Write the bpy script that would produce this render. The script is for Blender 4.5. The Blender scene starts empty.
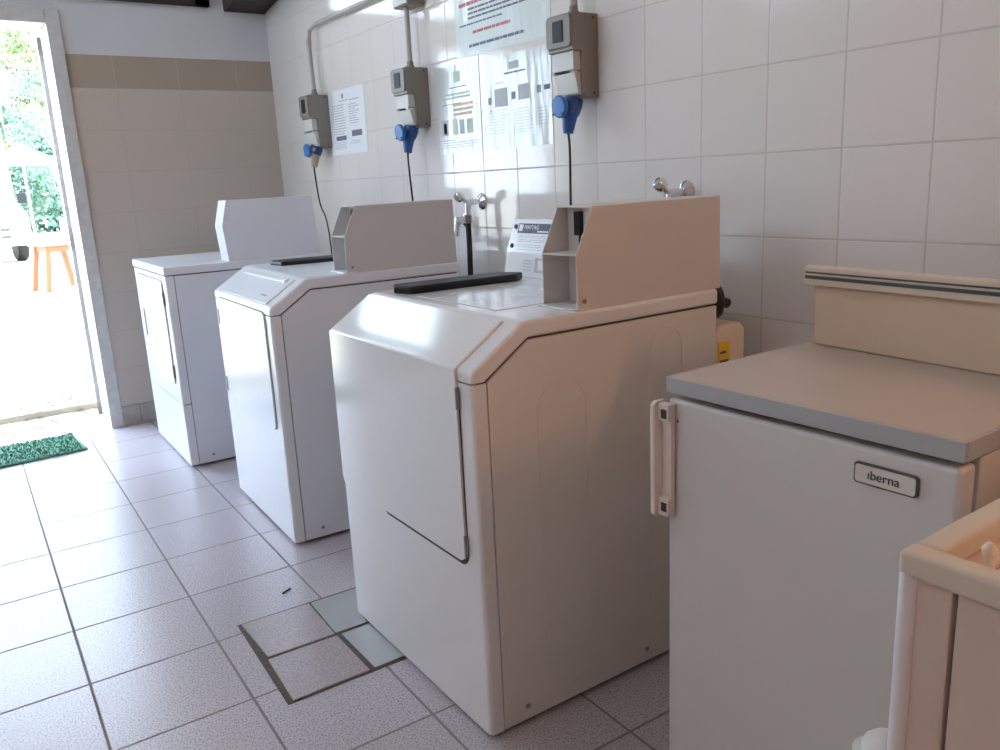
import bpy, bmesh, math, random
from mathutils import Vector, Matrix
random.seed(4)
S = bpy.context.scene
COL = S.collection
PI = math.pi

# ------------------------------------------------------------------ nodes
def mat(name, color=(.8, .8, .8), rough=.5, metal=0., spec=.5, coat=0., bump=0., bscale=40., mottle=0., mscale=6.,
        emit=None, estr=0., mottle_col=None):
    m = bpy.data.materials.new(name); m.use_nodes = True
    nt = m.node_tree; b = nt.nodes['Principled BSDF']
    b.inputs['Base Color'].default_value = (*color, 1)
    b.inputs['Roughness'].default_value = rough
    b.inputs['Metallic'].default_value = metal
    b.inputs['Specular IOR Level'].default_value = spec
    b.inputs['Coat Weight'].default_value = coat
    b.inputs['Coat Roughness'].default_value = .08
    g = nt.nodes.new('ShaderNodeNewGeometry')
    if mottle:
        n = nt.nodes.new('ShaderNodeTexNoise'); n.inputs['Scale'].default_value = mscale; n.inputs['Detail'].default_value = 5
        nt.links.new(g.outputs['Position'], n.inputs['Vector'])
        mx = nt.nodes.new('ShaderNodeMix'); mx.data_type = 'RGBA'
        d = mottle_col or tuple(c * (1 - mottle) for c in color)
        mx.inputs[6].default_value = (*color, 1); mx.inputs[7].default_value = (*d, 1)
        nt.links.new(n.outputs['Fac'], mx.inputs[0]); nt.links.new(mx.outputs[2], b.inputs['Base Color'])
    if bump:
        n = nt.nodes.new('ShaderNodeTexNoise'); n.inputs['Scale'].default_value = bscale; n.inputs['Detail'].default_value = 3
        nt.links.new(g.outputs['Position'], n.inputs['Vector'])
        bp = nt.nodes.new('ShaderNodeBump'); bp.inputs['Strength'].default_value = bump; bp.inputs['Distance'].default_value = .01
        nt.links.new(n.outputs['Fac'], bp.inputs['Height']); nt.links.new(bp.outputs[0], b.inputs['Normal'])
    if emit:
        b.inputs['Emission Color'].default_value = (*emit, 1); b.inputs['Emission Strength'].default_value = estr
    return m

class NT:
    """tiny helper for math node chains"""
    def __init__(s, m): s.nt = m.node_tree; s.n = s.nt.nodes; s.l = s.nt.links
    def m(s, op, a, b=0., c=0.):
        x = s.n.new('ShaderNodeMath'); x.operation = op
        for i, v in enumerate((a, b, c)):
            if isinstance(v, (int, float)): x.inputs[i].default_value = v
            else: s.l.new(v, x.inputs[i])
        return x.outputs[0]
    def mix(s, f, a, b):
        x = s.n.new('ShaderNodeMix'); x.data_type = 'RGBA'
        for i, v in ((0, f), (6, a), (7, b)):
            if isinstance(v, (int, float)): x.inputs[i].default_value = v
            elif isinstance(v, tuple): x.inputs[i].default_value = (*v, 1)
            else: s.l.new(v, x.inputs[i])
        return x.outputs[2]
    def noise(s, vec, sc, det=2, rough=.5):
        x = s.n.new('ShaderNodeTexNoise'); x.inputs['Scale'].default_value = sc; x.inputs['Detail'].default_value = det
        x.inputs['Roughness'].default_value = rough
        s.l.new(vec, x.inputs['Vector']); return x.outputs['Fac']
    def line(s, a, o, size, w):
        """1 on a grout line of width w"""
        t = s.m('SUBTRACT', a, o); t = s.m('DIVIDE', t, size); t = s.m('ADD', t, .5)
        f = s.m('FRACT', t); f = s.m('SUBTRACT', f, .5); f = s.m('ABSOLUTE', f); f = s.m('MULTIPLY', f, size)
        x = s.n.new('ShaderNodeMapRange'); x.interpolation_type = 'SMOOTHSTEP'
        s.l.new(f, x.inputs[0]); x.inputs[1].default_value = w * .35; x.inputs[2].default_value = w * .75
        x.inputs[3].default_value = 1; x.inputs[4].default_value = 0
        return x.outputs[0]
    def cell(s, a, o, size):
        t = s.m('SUBTRACT', a, o); t = s.m('DIVIDE', t, size); return s.m('FLOOR', t)

def tile_mat(name, axa, axb, oa, ob, sa, sb, w, tile, grout, rough, rot=0., vary=.04, granite=None, bands=None, wav=.0, spec=.5,
             coat=0., shift=None):
    m = mat(name, tile, rough, spec=spec, coat=coat); N = NT(m); b = N.n['Principled BSDF']
    geo = N.n.new('ShaderNodeNewGeometry'); sep = N.n.new('ShaderNodeSeparateXYZ'); N.l.new(geo.outputs['Position'], sep.inputs[0])
    A, B = sep.outputs[axa], sep.outputs[axb]
    if rot:
        c, s_ = math.cos(rot), math.sin(rot)
        dA = N.m('SUBTRACT', A, oa); dB = N.m('SUBTRACT', B, ob)
        A2 = N.m('ADD', N.m('MULTIPLY', dA, c), N.m('MULTIPLY', dB, s_))
        B2 = N.m('SUBTRACT', N.m('MULTIPLY', dB, c), N.m('MULTIPLY', dA, s_))
        A, B, oa, ob = A2, B2, 0., 0.
    la = N.line(A, oa, sa, w); lb = N.line(B, ob, sb, w); g = N.m('MAXIMUM', la, lb)
    ca = N.cell(A, oa, sa); cb = N.cell(B, ob, sb)
    comb = N.n.new('ShaderNodeCombineXYZ'); N.l.new(ca, comb.inputs[0]); N.l.new(cb, comb.inputs[1])
    wn = N.n.new('ShaderNodeTexWhiteNoise'); wn.noise_dimensions = '3D'; N.l.new(comb.outputs[0], wn.inputs['Vector'])
    base = tile
    if granite:
        sp = N.noise(geo.outputs['Position'], 225, 2, .75)
        r = N.n.new('ShaderNodeMapRange'); N.l.new(sp, r.inputs[0]); r.inputs[1].default_value = .40; r.inputs[2].default_value = .50
        base = N.mix(r.outputs[0], granite, tile)
        st = N.noise(geo.outputs['Position'], 3.1, 4)
        r2 = N.n.new('ShaderNodeMapRange'); N.l.new(st, r2.inputs[0]); r2.inputs[1].default_value = .35; r2.inputs[2].default_value = .75
        base = N.mix(N.m('MULTIPLY', r2.outputs[0], .10), base, tuple(c * .72 for c in tile))
    if bands:
        z = sep.outputs[2]
        for z0, colr in bands:
            t = N.m('GREATER_THAN', z, z0); base = N.mix(t, base, colr)
    vv = N.m('MULTIPLY', wn.outputs['Value'], vary)
    base = N.mix(vv, base, (.3, .27, .25))
    if bands:
        g = N.m('MULTIPLY', g, N.m('LESS_THAN', sep.outputs[2], bands[-1][0]))
    col = N.mix(g, base, grout); N.l.new(col, b.inputs['Base Color'])
    rr = N.m('ADD', N.m('MULTIPLY', g, .5), rough)
    if bands: rr = N.m('MAXIMUM', rr, N.m('MULTIPLY', N.m('GREATER_THAN', sep.outputs[2], bands[-1][0]), .85))
    if granite: rr = N.m('ADD', rr, N.m('MULTIPLY', N.noise(geo.outputs['Position'], 5, 3), .04))
    N.l.new(rr, b.inputs['Roughness'])
    h = N.m('SUBTRACT', N.m('MULTIPLY', N.noise(geo.outputs['Position'], 7, 2), wav), N.m('MULTIPLY', g, .12))
    # each tile tilts a little
    bp = N.n.new('ShaderNodeBump'); bp.inputs['Strength'].default_value = .6; bp.inputs['Distance'].default_value = .01
    N.l.new(h, bp.inputs['Height']); N.l.new(bp.outputs[0], b.inputs['Normal'])
    if coat: N.l.new(bp.outputs[0], b.inputs['Coat Normal'])
    return m

# ------------------------------------------------------------------ geometry helpers
def box(bm, x0, x1, y0, y1, z0, z1, bev=0., seg=2):
    vs = [bm.verts.new((x, y, z)) for x in (x0, x1) for y in (y0, y1) for z in (z0, z1)]
    fs = [(0, 1, 3, 2), (4, 6, 7, 5), (0, 4, 5, 1), (2, 3, 7, 6), (0, 2, 6, 4), (1, 5, 7, 3)]
    F = [bm.faces.new([vs[i] for i in f]) for f in fs]
    if bev:
        bmesh.ops.bevel(bm, geom=list({e for f in F for e in f.edges}), offset=bev, segments=seg, profile=.5, affect='EDGES')
    return vs

def prism(bm, pts, axis, a, b, bev=0., seg=3, sel=None):
    """pts: 2D outline; axis 0: (y,z) extruded over x; 1: (x,z) over y; 2: (x,y) over z"""
    def P(p, t):
        return {0: (t, p[0], p[1]), 1: (p[0], t, p[1]), 2: (p[0], p[1], t)}[axis]
    A = [bm.verts.new(P(p, a)) for p in pts]; B = [bm.verts.new(P(p, b)) for p in pts]
    n = len(pts); F = [bm.faces.new(A), bm.faces.new(B[::-1])]
    for i in range(n): F.append(bm.faces.new((A[i], B[i], B[(i + 1) % n], A[(i + 1) % n])))
    bmesh.ops.recalc_face_normals(bm, faces=F)
    if bev:
        es = list({e for f in F for e in f.edges})
        if sel: es = [e for e in es if sel(e.verts[0].co, e.verts[1].co)]
        bmesh.ops.bevel(bm, geom=es, offset=bev, segments=seg, profile=.5, affect='EDGES')

def rrect(x0, x1, y0, y1, r, n=5):
    out = []
    for cx, cy, a0 in ((x1 - r, y1 - r, 0), (x0 + r, y1 - r, 90), (x0 + r, y0 + r, 180), (x1 - r, y0 + r, 270)):
        for k in range(n + 1):
            a = math.radians(a0 + 90 * k / n); out.append((cx + r * math.cos(a), cy + r * math.sin(a)))
    return out

def cyl(bm, p0, p1, r0, r1=None, n=20, cap=True):
    p0, p1 = Vector(p0), Vector(p1); r1 = r0 if r1 is None else r1
    d = (p1 - p0).normalized(); q = d.to_track_quat('Z', 'Y')
    A = []; B = []
    for k in range(n):
        a = 2 * PI * k / n; o = Vector((math.cos(a), math.sin(a), 0))
        A.append(bm.verts.new(p0 + q @ (o * r0))); B.append(bm.verts.new(p1 + q @ (o * r1)))
    for k in range(n): bm.faces.new((A[k], A[(k + 1) % n], B[(k + 1) % n], B[k]))
    if cap: bm.faces.new(A[::-1]); bm.faces.new(B)

def smoothpath(pts, k=6):
    P = [Vector(p) for p in pts]; out = []
    for i in range(len(P) - 1):
        p0 = P[max(i - 1, 0)]; p1 = P[i]; p2 = P[i + 1]; p3 = P[min(i + 2, len(P) - 1)]
        for j in range(k):
            t = j / k
            out.append(.5 * ((2 * p1) + (-p0 + p2) * t + (2 * p0 - 5 * p1 + 4 * p2 - p3) * t * t + (-p0 + 3 * p1 - 3 * p2 + p3) * t ** 3))
    out.append(P[-1]); return out

def tube(bm, pts, r, n=10, smooth=0):
    P = smoothpath(pts, smooth) if smooth else [Vector(p) for p in pts]
    rings = []; up = None
    for i, p in enumerate(P):
        d = (P[min(i + 1, len(P) - 1)] - P[max(i - 1, 0)]).normalized()
        if up is None: up = d.orthogonal().normalized()
        up = (up - d * up.dot(d)).normalized(); s = d.cross(up)
        rr = r[i] if isinstance(r, list) else r
        rings.append([bm.verts.new(p + (up * math.cos(2 * PI * k / n) + s * math.sin(2 * PI * k / n)) * rr) for k in range(n)])
    for a, b in zip(rings, rings[1:]):
        for k in range(n): bm.faces.new((a[k], a[(k + 1) % n], b[(k + 1) % n], b[k]))
    bm.faces.new(rings[0][::-1]); bm.faces.new(rings[-1])

def lathe(bm, prof, c, axis=(0, 0, 1), n=24):
    q = Vector(axis).to_track_quat('Z', 'Y'); c = Vector(c); rings = []
    for r, h in prof:
        if r < 1e-6: rings.append([bm.verts.new(c + q @ Vector((0, 0, h)))])
        else: rings.append([bm.verts.new(c + q @ Vector((r * math.cos(2 * PI * k / n), r * math.sin(2 * PI * k / n), h))) for k in range(n)])
    for a, b in zip(rings, rings[1:]):
        if len(a) == 1 and len(b) > 1:
            for k in range(n): bm.faces.new((a[0], b[k], b[(k + 1) % n]))
        elif len(b) == 1 and len(a) > 1:
            for k in range(n): bm.faces.new((a[k], a[(k + 1) % n], b[0]))
        elif len(a) > 1:
            for k in range(n): bm.faces.new((a[k], a[(k + 1) % n], b[(k + 1) % n], b[k]))
    if len(rings[0]) > 1: bm.faces.new(rings[0][::-1])
    if len(rings[-1]) > 1: bm.faces.new(rings[-1])

def link(name, bm, m, parent=None, smooth=True, loc=None, rot=None):
    bmesh.ops.recalc_face_normals(bm, faces=bm.faces)
    me = bpy.data.meshes.new(name); bm.to_mesh(me); bm.free(); me.materials.append(m)
    if smooth:
        me.shade_smooth(); me.set_sharp_from_angle(angle=math.radians(38))
    o = bpy.data.objects.new(name, me); COL.objects.link(o)
    if smooth:
        wn = o.modifiers.new('normals', 'WEIGHTED_NORMAL'); wn.keep_sharp = True; wn.weight = 80
    if parent: o.parent = parent
    if loc: o.location = loc
    if rot: o.rotation_euler = rot
    return o

def new(): return bmesh.new()
def tag(o, label, cat, group=None):
    o['label'] = label; o['category'] = cat
    if group: o['group'] = group
    return o
def thing(name, label, cat, loc=(0, 0, 0), rz=0., group=None):
    o = bpy.data.objects.new(name, None); COL.objects.link(o); o.location = loc; o.rotation_euler = (0, 0, rz)
    o.empty_display_size = .1
    return tag(o, label, cat, group)
def struct(name, bm, m, parent=None, smooth=False):
    o = link(name, bm, m, parent, smooth)
    if not parent: o['kind'] = 'structure'
    return o
def part(name, m, parent, f, smooth=True):
    bm = new(); f(bm); return link(name, bm, m, parent, smooth)
def text_mesh(name, body, size, mtx, m, parent, extr=.0006, align='LEFT'):
    cu = bpy.data.curves.new(name, 'FONT'); cu.body = body; cu.size = size; cu.extrude = extr; cu.align_x = align; cu.align_y = 'CENTER'
    t = bpy.data.objects.new(name, cu); COL.objects.link(t)
    dg = bpy.context.evaluated_depsgraph_get(); me = bpy.data.meshes.new_from_object(t.evaluated_get(dg))
    bpy.data.objects.remove(t); me.materials.clear(); me.materials.append(m); me.transform(mtx)
    o = bpy.data.objects.new(name, me); COL.objects.link(o); o.parent = parent
    return o

# ------------------------------------------------------------------ materials
enamel = mat('white_enamel', (.80, .80, .80), .09, bump=.02, bscale=5, coat=.0, mottle=.03, mscale=3)
enamel_cool = mat('dryer_enamel', (.76, .78, .82), .22, bump=.02, bscale=5, spec=.22)
side_cool = mat('daylight_tinted_side_paint', (.74, .76, .82), .3, mottle=.04, mscale=2.5)  # side_paint copy with the cool daylight tint put into its colour
side_paint = mat('side_panel_paint', (.74, .72, .69), .32, mottle=.05, mscale=2.5)
coin_paint = mat('coin_box_paint', (.66, .63, .60), .42, mottle=.04, mscale=4)
coin_in = mat('coin_box_inside_paint', (.62, .59, .55), .5)
gap = mat('gap_shade_and_dark_parts', (.06, .055, .05), .7)  # near-black stands in for shade in seams and holes; also dark parts
black = mat('black_plastic', (.012, .012, .014), .45, spec=.3)
rubber = mat('black_rubber', (.012, .012, .013), .5)
steel = mat('dull_steel', (.32, .31, .30), .35, metal=.9)
chrome = mat('chrome', (.75, .75, .76), .12, metal=1.)
grey_pl = mat('grey_plastic', (.23, .21, .185), .42)
grey_lt = mat('light_grey_plastic', (.60, .60, .57), .4)
blue = mat('blue_plastic', (.012, .075, .28), .32)
blue_lt = mat('light_blue_plastic', (.03, .16, .46), .35)
beige_pl = mat('beige_plastic', (.46, .38, .27), .45)
cream = mat('cream_plastic', (.62, .47, .34), .4, mottle=.05, mscale=5)
cream_rim = mat('cream_rim_plastic', (.60, .50, .40), .38)
stripe = mat('dark_green_stripe', (.06, .08, .075), .4)
plate_w = mat('white_console_film', (.85, .88, .92), .22, coat=.5)
navy = mat('navy_print', (.012, .016, .04), .35)
ink = mat('grey_print', (.27, .28, .31), .6)
inkl = mat('pale_grey_print', (.46, .48, .50), .6)
ink_red = mat('red_print', (.50, .14, .15), .6)
ink_dark = mat('dark_print', (.14, .14, .20), .6)
green_print = mat('pale_green_print', (.50, .60, .46), .6)
orange_print = mat('pale_orange_print', (.70, .52, .36), .6)
yellow = mat('yellow_label', (.85, .60, .04), .5)

def film():
    m = mat('paper_in_plastic_film', (.64, .69, .66), .3, coat=.55); N = NT(m); b = N.n['Principled BSDF']
    g = N.n.new('ShaderNodeNewGeometry'); mp = N.n.new('ShaderNodeMapping'); mp.inputs['Scale'].default_value = (1, 7, 1.3)
    N.l.new(g.outputs['Position'], mp.inputs[0]); h = N.noise(mp.outputs[0], 1.6, 3)
    bp = N.n.new('ShaderNodeBump'); bp.inputs['Strength'].default_value = .35; bp.inputs['Distance'].default_value = .02
    N.l.new(h, bp.inputs['Height']); N.l.new(bp.outputs[0], b.inputs['Normal']); N.l.new(bp.outputs[0], b.inputs['Coat Normal'])
    b.inputs['Coat Roughness'].default_value = .03
    return m
paper_film = film()
paper = mat('plain_paper', (.74, .75, .78), .6)

floor_m = tile_mat('granite_floor_tiles', 0, 1, -1.5873, 1.7906, .3141, .3141, .0055, (.59, .55, .60), (.24, .205, .19), .27,
                   rot=-.0291, granite=(.26, .215, .22), vary=.10, wav=.05)
piece_m = mat('granite_tile', (.70, .64, .67), .28, mottle=.5, mscale=170, mottle_col=(.16, .12, .12))
pale_tile = mat('pale_blue_grey_tile', (.47, .49, .50), .2, mottle=.08, mscale=12)
dirt = mat('dark_joint_dirt', (.05, .042, .035), .9, mottle=.5, mscale=90, mottle_col=(.18, .15, .12))
wallR_m = tile_mat('white_wall_tiles', 1, 2, 2.7698, 1.2075, .2058, .2052, .0042, (.73, .685, .645), (.56, .51, .46), .09,
                   vary=.05, wav=.10)
wallB_m = tile_mat('beige_wall_tiles', 0, 2, -.803, 1.7003, .305, .1992, .0025, (.51, .45, .395), (.46, .41, .36), .3,
                   vary=.03, wav=.06, bands=[(1.7003, (.36, .30, .235)), (1.855, (.60, .60, .62))])
skirt_m = mat('skirting_tile', (.52, .51, .50), .25, mottle=.35, mscale=14, mottle_col=(.30, .25, .2))
plaster = mat('white_plaster', (.84, .84, .84), .85, bump=.15, bscale=30, mottle=.08)
warm_plaster = mat('warm_plaster', (.82, .74, .68), .85, bump=.15, bscale=30)
wood_dark = mat('dark_roof_wood', (.045, .033, .030), .75, bump=.5, bscale=25, mottle=.5, mscale=20)
ceil_m = mat('ceiling_boards', (.79, .765, .74), .8, bump=.2, bscale=20, mottle=.2)
frame_w = mat('white_frame_paint', (.68, .69, .71), .4, mottle=.12, mscale=25, mottle_col=(.45, .42, .38))

# ------------------------------------------------------------------ room
D = 4.581; XL = -3.6; YB = -2.0; H = 3.0; T = .22
bm = new(); box(bm, XL - T, T, YB - T, D + T, -.15, 0); struct('floor', bm, floor_m)
bm = new(); box(bm, 0, T, YB - T, D + T, 0, H); struct('wall_right', bm, wallR_m)
DX0, DX1, DZ = -2.08, -1.045, 2.01     # rough door opening
WX0, WX1, WZ0, WZ1 = -1.35, -.385, 2.108, 2.78
bm = new()
box(bm, XL, DX0, D, D + T, 0, H)
box(bm, DX1, 0, D, D + T, 0, WZ0)
box(bm, DX0, DX1, D, D + T, DZ, WZ0)
box(bm, DX0, WX0, D, D + T, WZ0, H); box(bm, WX1, 0, D, D + T, WZ0, H); box(bm, WX0, WX1, D, D + T, WZ1, H)
struct('wall_back', bm, wallB_m)
LZ0, LZ1 = 2.32, 2.9
bm = new()
box(bm, XL - T, XL, YB - T, 1.2, 0, H); box(bm, XL - T, XL, 4.3, D + T, 0, H)
box(bm, XL - T, XL, 1.2, 4.3, 0, LZ0); box(bm, XL - T, XL, 1.2, 4.3, LZ1, H)
struct('wall_left', bm, mat('left_wall_plaster', (.80, .755, .70), .85, bump=.15, bscale=30))
bm = new(); box(bm, XL, 0, YB - T, YB, 0, H); struct('wall_front', bm, warm_plaster)
bm = new(); box(bm, XL - T, T, YB - T, D + T, H, H + .12); struct('ceiling', bm, ceil_m)
bm = new()
for a, b in ((-1.02, -.923), (-.921, -.76), (-.758, -.56), (-.558, -.36), (-.358, -.16), (-.158, -.001)):
    box(bm, a, b, D - .012, D, 0, .105, .002)
struct('baseboard_back', bm, skirt_m)

# timber beam end at the corner
bm = new(); box(bm, -.225, -.0, D - 1.7, D, 2.098, 2.36, .008)
for v in bm.verts:
    if v.co.z < 2.2:
        v.co.z += .012 * math.sin(v.co.x * 60)
    v.co.z += (D - v.co.y) * .16
o = link('roof_beam', bm, wood_dark); o['kind'] = 'structure'; o.name = 'trim_1'

glass = bpy.data.materials.new('window_glass'); glass.use_nodes = True
N = NT(glass); N.n.remove(N.n['Principled BSDF'])
tr = N.n.new('ShaderNodeBsdfTransparent'); gl = N.n.new('ShaderNodeBsdfGlossy'); gl.inputs['Roughness'].default_value = .02
fr = N.n.new('ShaderNodeFresnel'); fr.inputs[0].default_value = 1.45; ms = N.n.new('ShaderNodeMixShader')
tr.inputs[0].default_value = (.93, .96, .95, 1)
N.l.new(fr.outputs[0], ms.inputs[0]); N.l.new(tr.outputs[0], ms.inputs[1]); N.l.new(gl.outputs[0], ms.inputs[2])
N.l.new(ms.outputs[0], N.n['Material Output'].inputs[0])

def window(name, ax, a0, a1, z0, z1, c0, c1, m, fw, mull=()):
    """ax 0: spans x in a wall at y=c; ax 1: spans y in a wall at x=c"""
    e = bpy.data.objects.new(name, None); COL.objects.link(e); e['kind'] = 'structure'
    def bx(bm, p0, p1, q0, q1, d0, d1, bev=.003):
        if ax == 0: box(bm, p0, p1, d0, d1, q0, q1, bev)
        else: box(bm, d0, d1, p0, p1, q0, q1, bev)
    bm = new()
    bx(bm, a0, a1, z0, z0 + fw * .42, c0, c1); bx(bm, a0, a1, z1 - fw, z1, c0, c1)
    bx(bm, a0, a0 + fw, z0, z1, c0, c1); bx(bm, a1 - fw, a1, z0, z1, c0, c1)
    for p in mull: bx(bm, p - fw / 2, p + fw / 2, z0, z1, c0, c1)
    link('window_frame', bm, m, e)
    bm = new(); cc = (c0 + c1) / 2; bx(bm, a0 + fw * .5, a1 - fw * .5, z0 + .01, z1 - fw * .5, cc - .002, cc + .002, 0)
    link('pane', bm, glass, e)
    return e
window('window_1', 0, -1.42, -.300, 2.108, 2.80, D - .03, D + .02, wood_dark, .075, (-.88,))
window('added_window_2', 1, 1.2, 4.3, LZ0, LZ1, XL - .12, XL - .05, wood_dark, .06, (2.23, 3.27))  # unseen clerestory added to bring cool daylight in from the left

# door frame and outward-opened slatted leaf
dr = bpy.data.objects.new('door_1', None); COL.objects.link(dr); dr['kind'] = 'structure'
def f(bm):
    box(bm, -1.072, -1.012, D - .018, D + T, 0, 2.045, .004)
    box(bm, -2.112, -2.052, D - .018, D + T, 0, 2.045, .004)
    box(bm, -2.0515, -1.0725, D - .0185, D + T, 1.985, 2.0455, .004)
part('door_frame', frame_w, dr, f)
def leaf_pos(u): return Vector((-1.073 + u * .150, D + T + u * .989, 0))
def f(bm):
    for u0, u1, z0, z1 in ((0, .05, .03, 1.96), (.80, .85, .03, 1.96), (0, .85, .03, .09), (0, .85, 1.88, 1.96), (0, .85, .93, 1.0)):
        a, b = leaf_pos(u0), leaf_pos(u1)
        n = Vector((-.989, .150, 0)) * .018
        vs = [bm.verts.new((p.x, p.y, z)) for z in (z0, z1) for p in (a - n, b - n, b + n, a + n)]
        for q in ((0, 1, 2, 3), (7, 6, 5, 4), (0, 4, 5, 1), (1, 5, 6, 2), (2, 6, 7, 3), (3, 7, 4, 0)): bm.faces.new([vs[i] for i in q])
lf = part('door_leaf', frame_w, dr, f, False)
def f(bm):
    z = .11
    while z < 1.86:
        if not (.88 < z < 1.0):
            a, b = leaf_pos(.05), leaf_pos(.80); n = Vector((-.989, .150, 0)) * .014
            vs = [bm.verts.new(p) for p in (a - n + Vector((0, 0, z)), b - n + Vector((0, 0, z)), b + n + Vector((0, 0, z + .03)), a + n + Vector((0, 0, z + .03)))]
            vs += [bm.verts.new(v.co + Vector((0, 0, .006))) for v in vs]
            for q in ((0, 1, 2, 3), (7, 6, 5, 4), (0, 4, 5, 1), (1, 5, 6, 2), (2, 6, 7, 3), (3, 7, 4, 0)): bm.faces.new([vs[i] for i in q])
        z += .045
part('slats', mat('slat_dark_paint', (.2, .22, .24), .5), lf, f, False)

# ------------------------------------------------------------------ floor hatch (tile pieces over a drain)
def quad(bm, c, z0, z1, bev=.0015):
    A = [bm.verts.new((x, y, z0)) for x, y in c]; B = [bm.verts.new((x, y, z1)) for x, y in c]
    F = [bm.faces.new(A[::-1]), bm.faces.new(B)]
    for i in range(4): F.append(bm.faces.new((A[i], A[(i + 1) % 4], B[(i + 1) % 4], B[i])))
    bmesh.ops.bevel(bm, geom=list({e for f_ in F for e in f_.edges}), offset=bev, segments=1, affect='EDGES')
hatch = thing('drain_hatch', 'square floor hatch of loose tile pieces with dark dirty joints beside the nearest washer', 'floor hatch', (-1.0, 1.92, 0))
inv = Vector((1.0, -1.92, 0))
def L(c): return [(x + inv.x, y + inv.y) for x, y in c]
part('joint_bed', dirt, hatch, lambda bm: quad(bm, L([(-1.218, 1.703), (-.76, 1.690), (-.75, 2.125), (-1.196, 2.142)]), .0003, .0016, .0003), False)
part('tile_piece', piece_m, hatch, lambda bm: quad(bm, L([(-1.185, 1.926), (-1.002, 1.918), (-.992, 2.124), (-1.187, 2.134)]), .001, .005), False)
part('tile_piece', piece_m, hatch, lambda bm: quad(bm, L([(-1.203, 1.708), (-1.004, 1.704), (-1.001, 1.908), (-1.190, 1.915)]), .001, .005), False)
p = part('tile_piece', pale_tile, hatch, lambda bm: quad(bm, L([(-.998, 1.921), (-.775, 1.913), (-.77, 2.115), (-.987, 2.123)]), .001, .005), False)
p['label'] = 'plain pale grey tile piece'
p = part('tile_piece', pale_tile, hatch, lambda bm: quad(bm, L([(-.990, 1.705), (-.775, 1.702), (-.777, 1.903), (-.988, 1.908)]), .001, .005), False)
p['label'] = 'plain pale grey tile piece'

# ------------------------------------------------------------------ laundry machines
W = .686; DM = .6927
def sheet(bm, p0, p1, t=.003):
    pass

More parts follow.
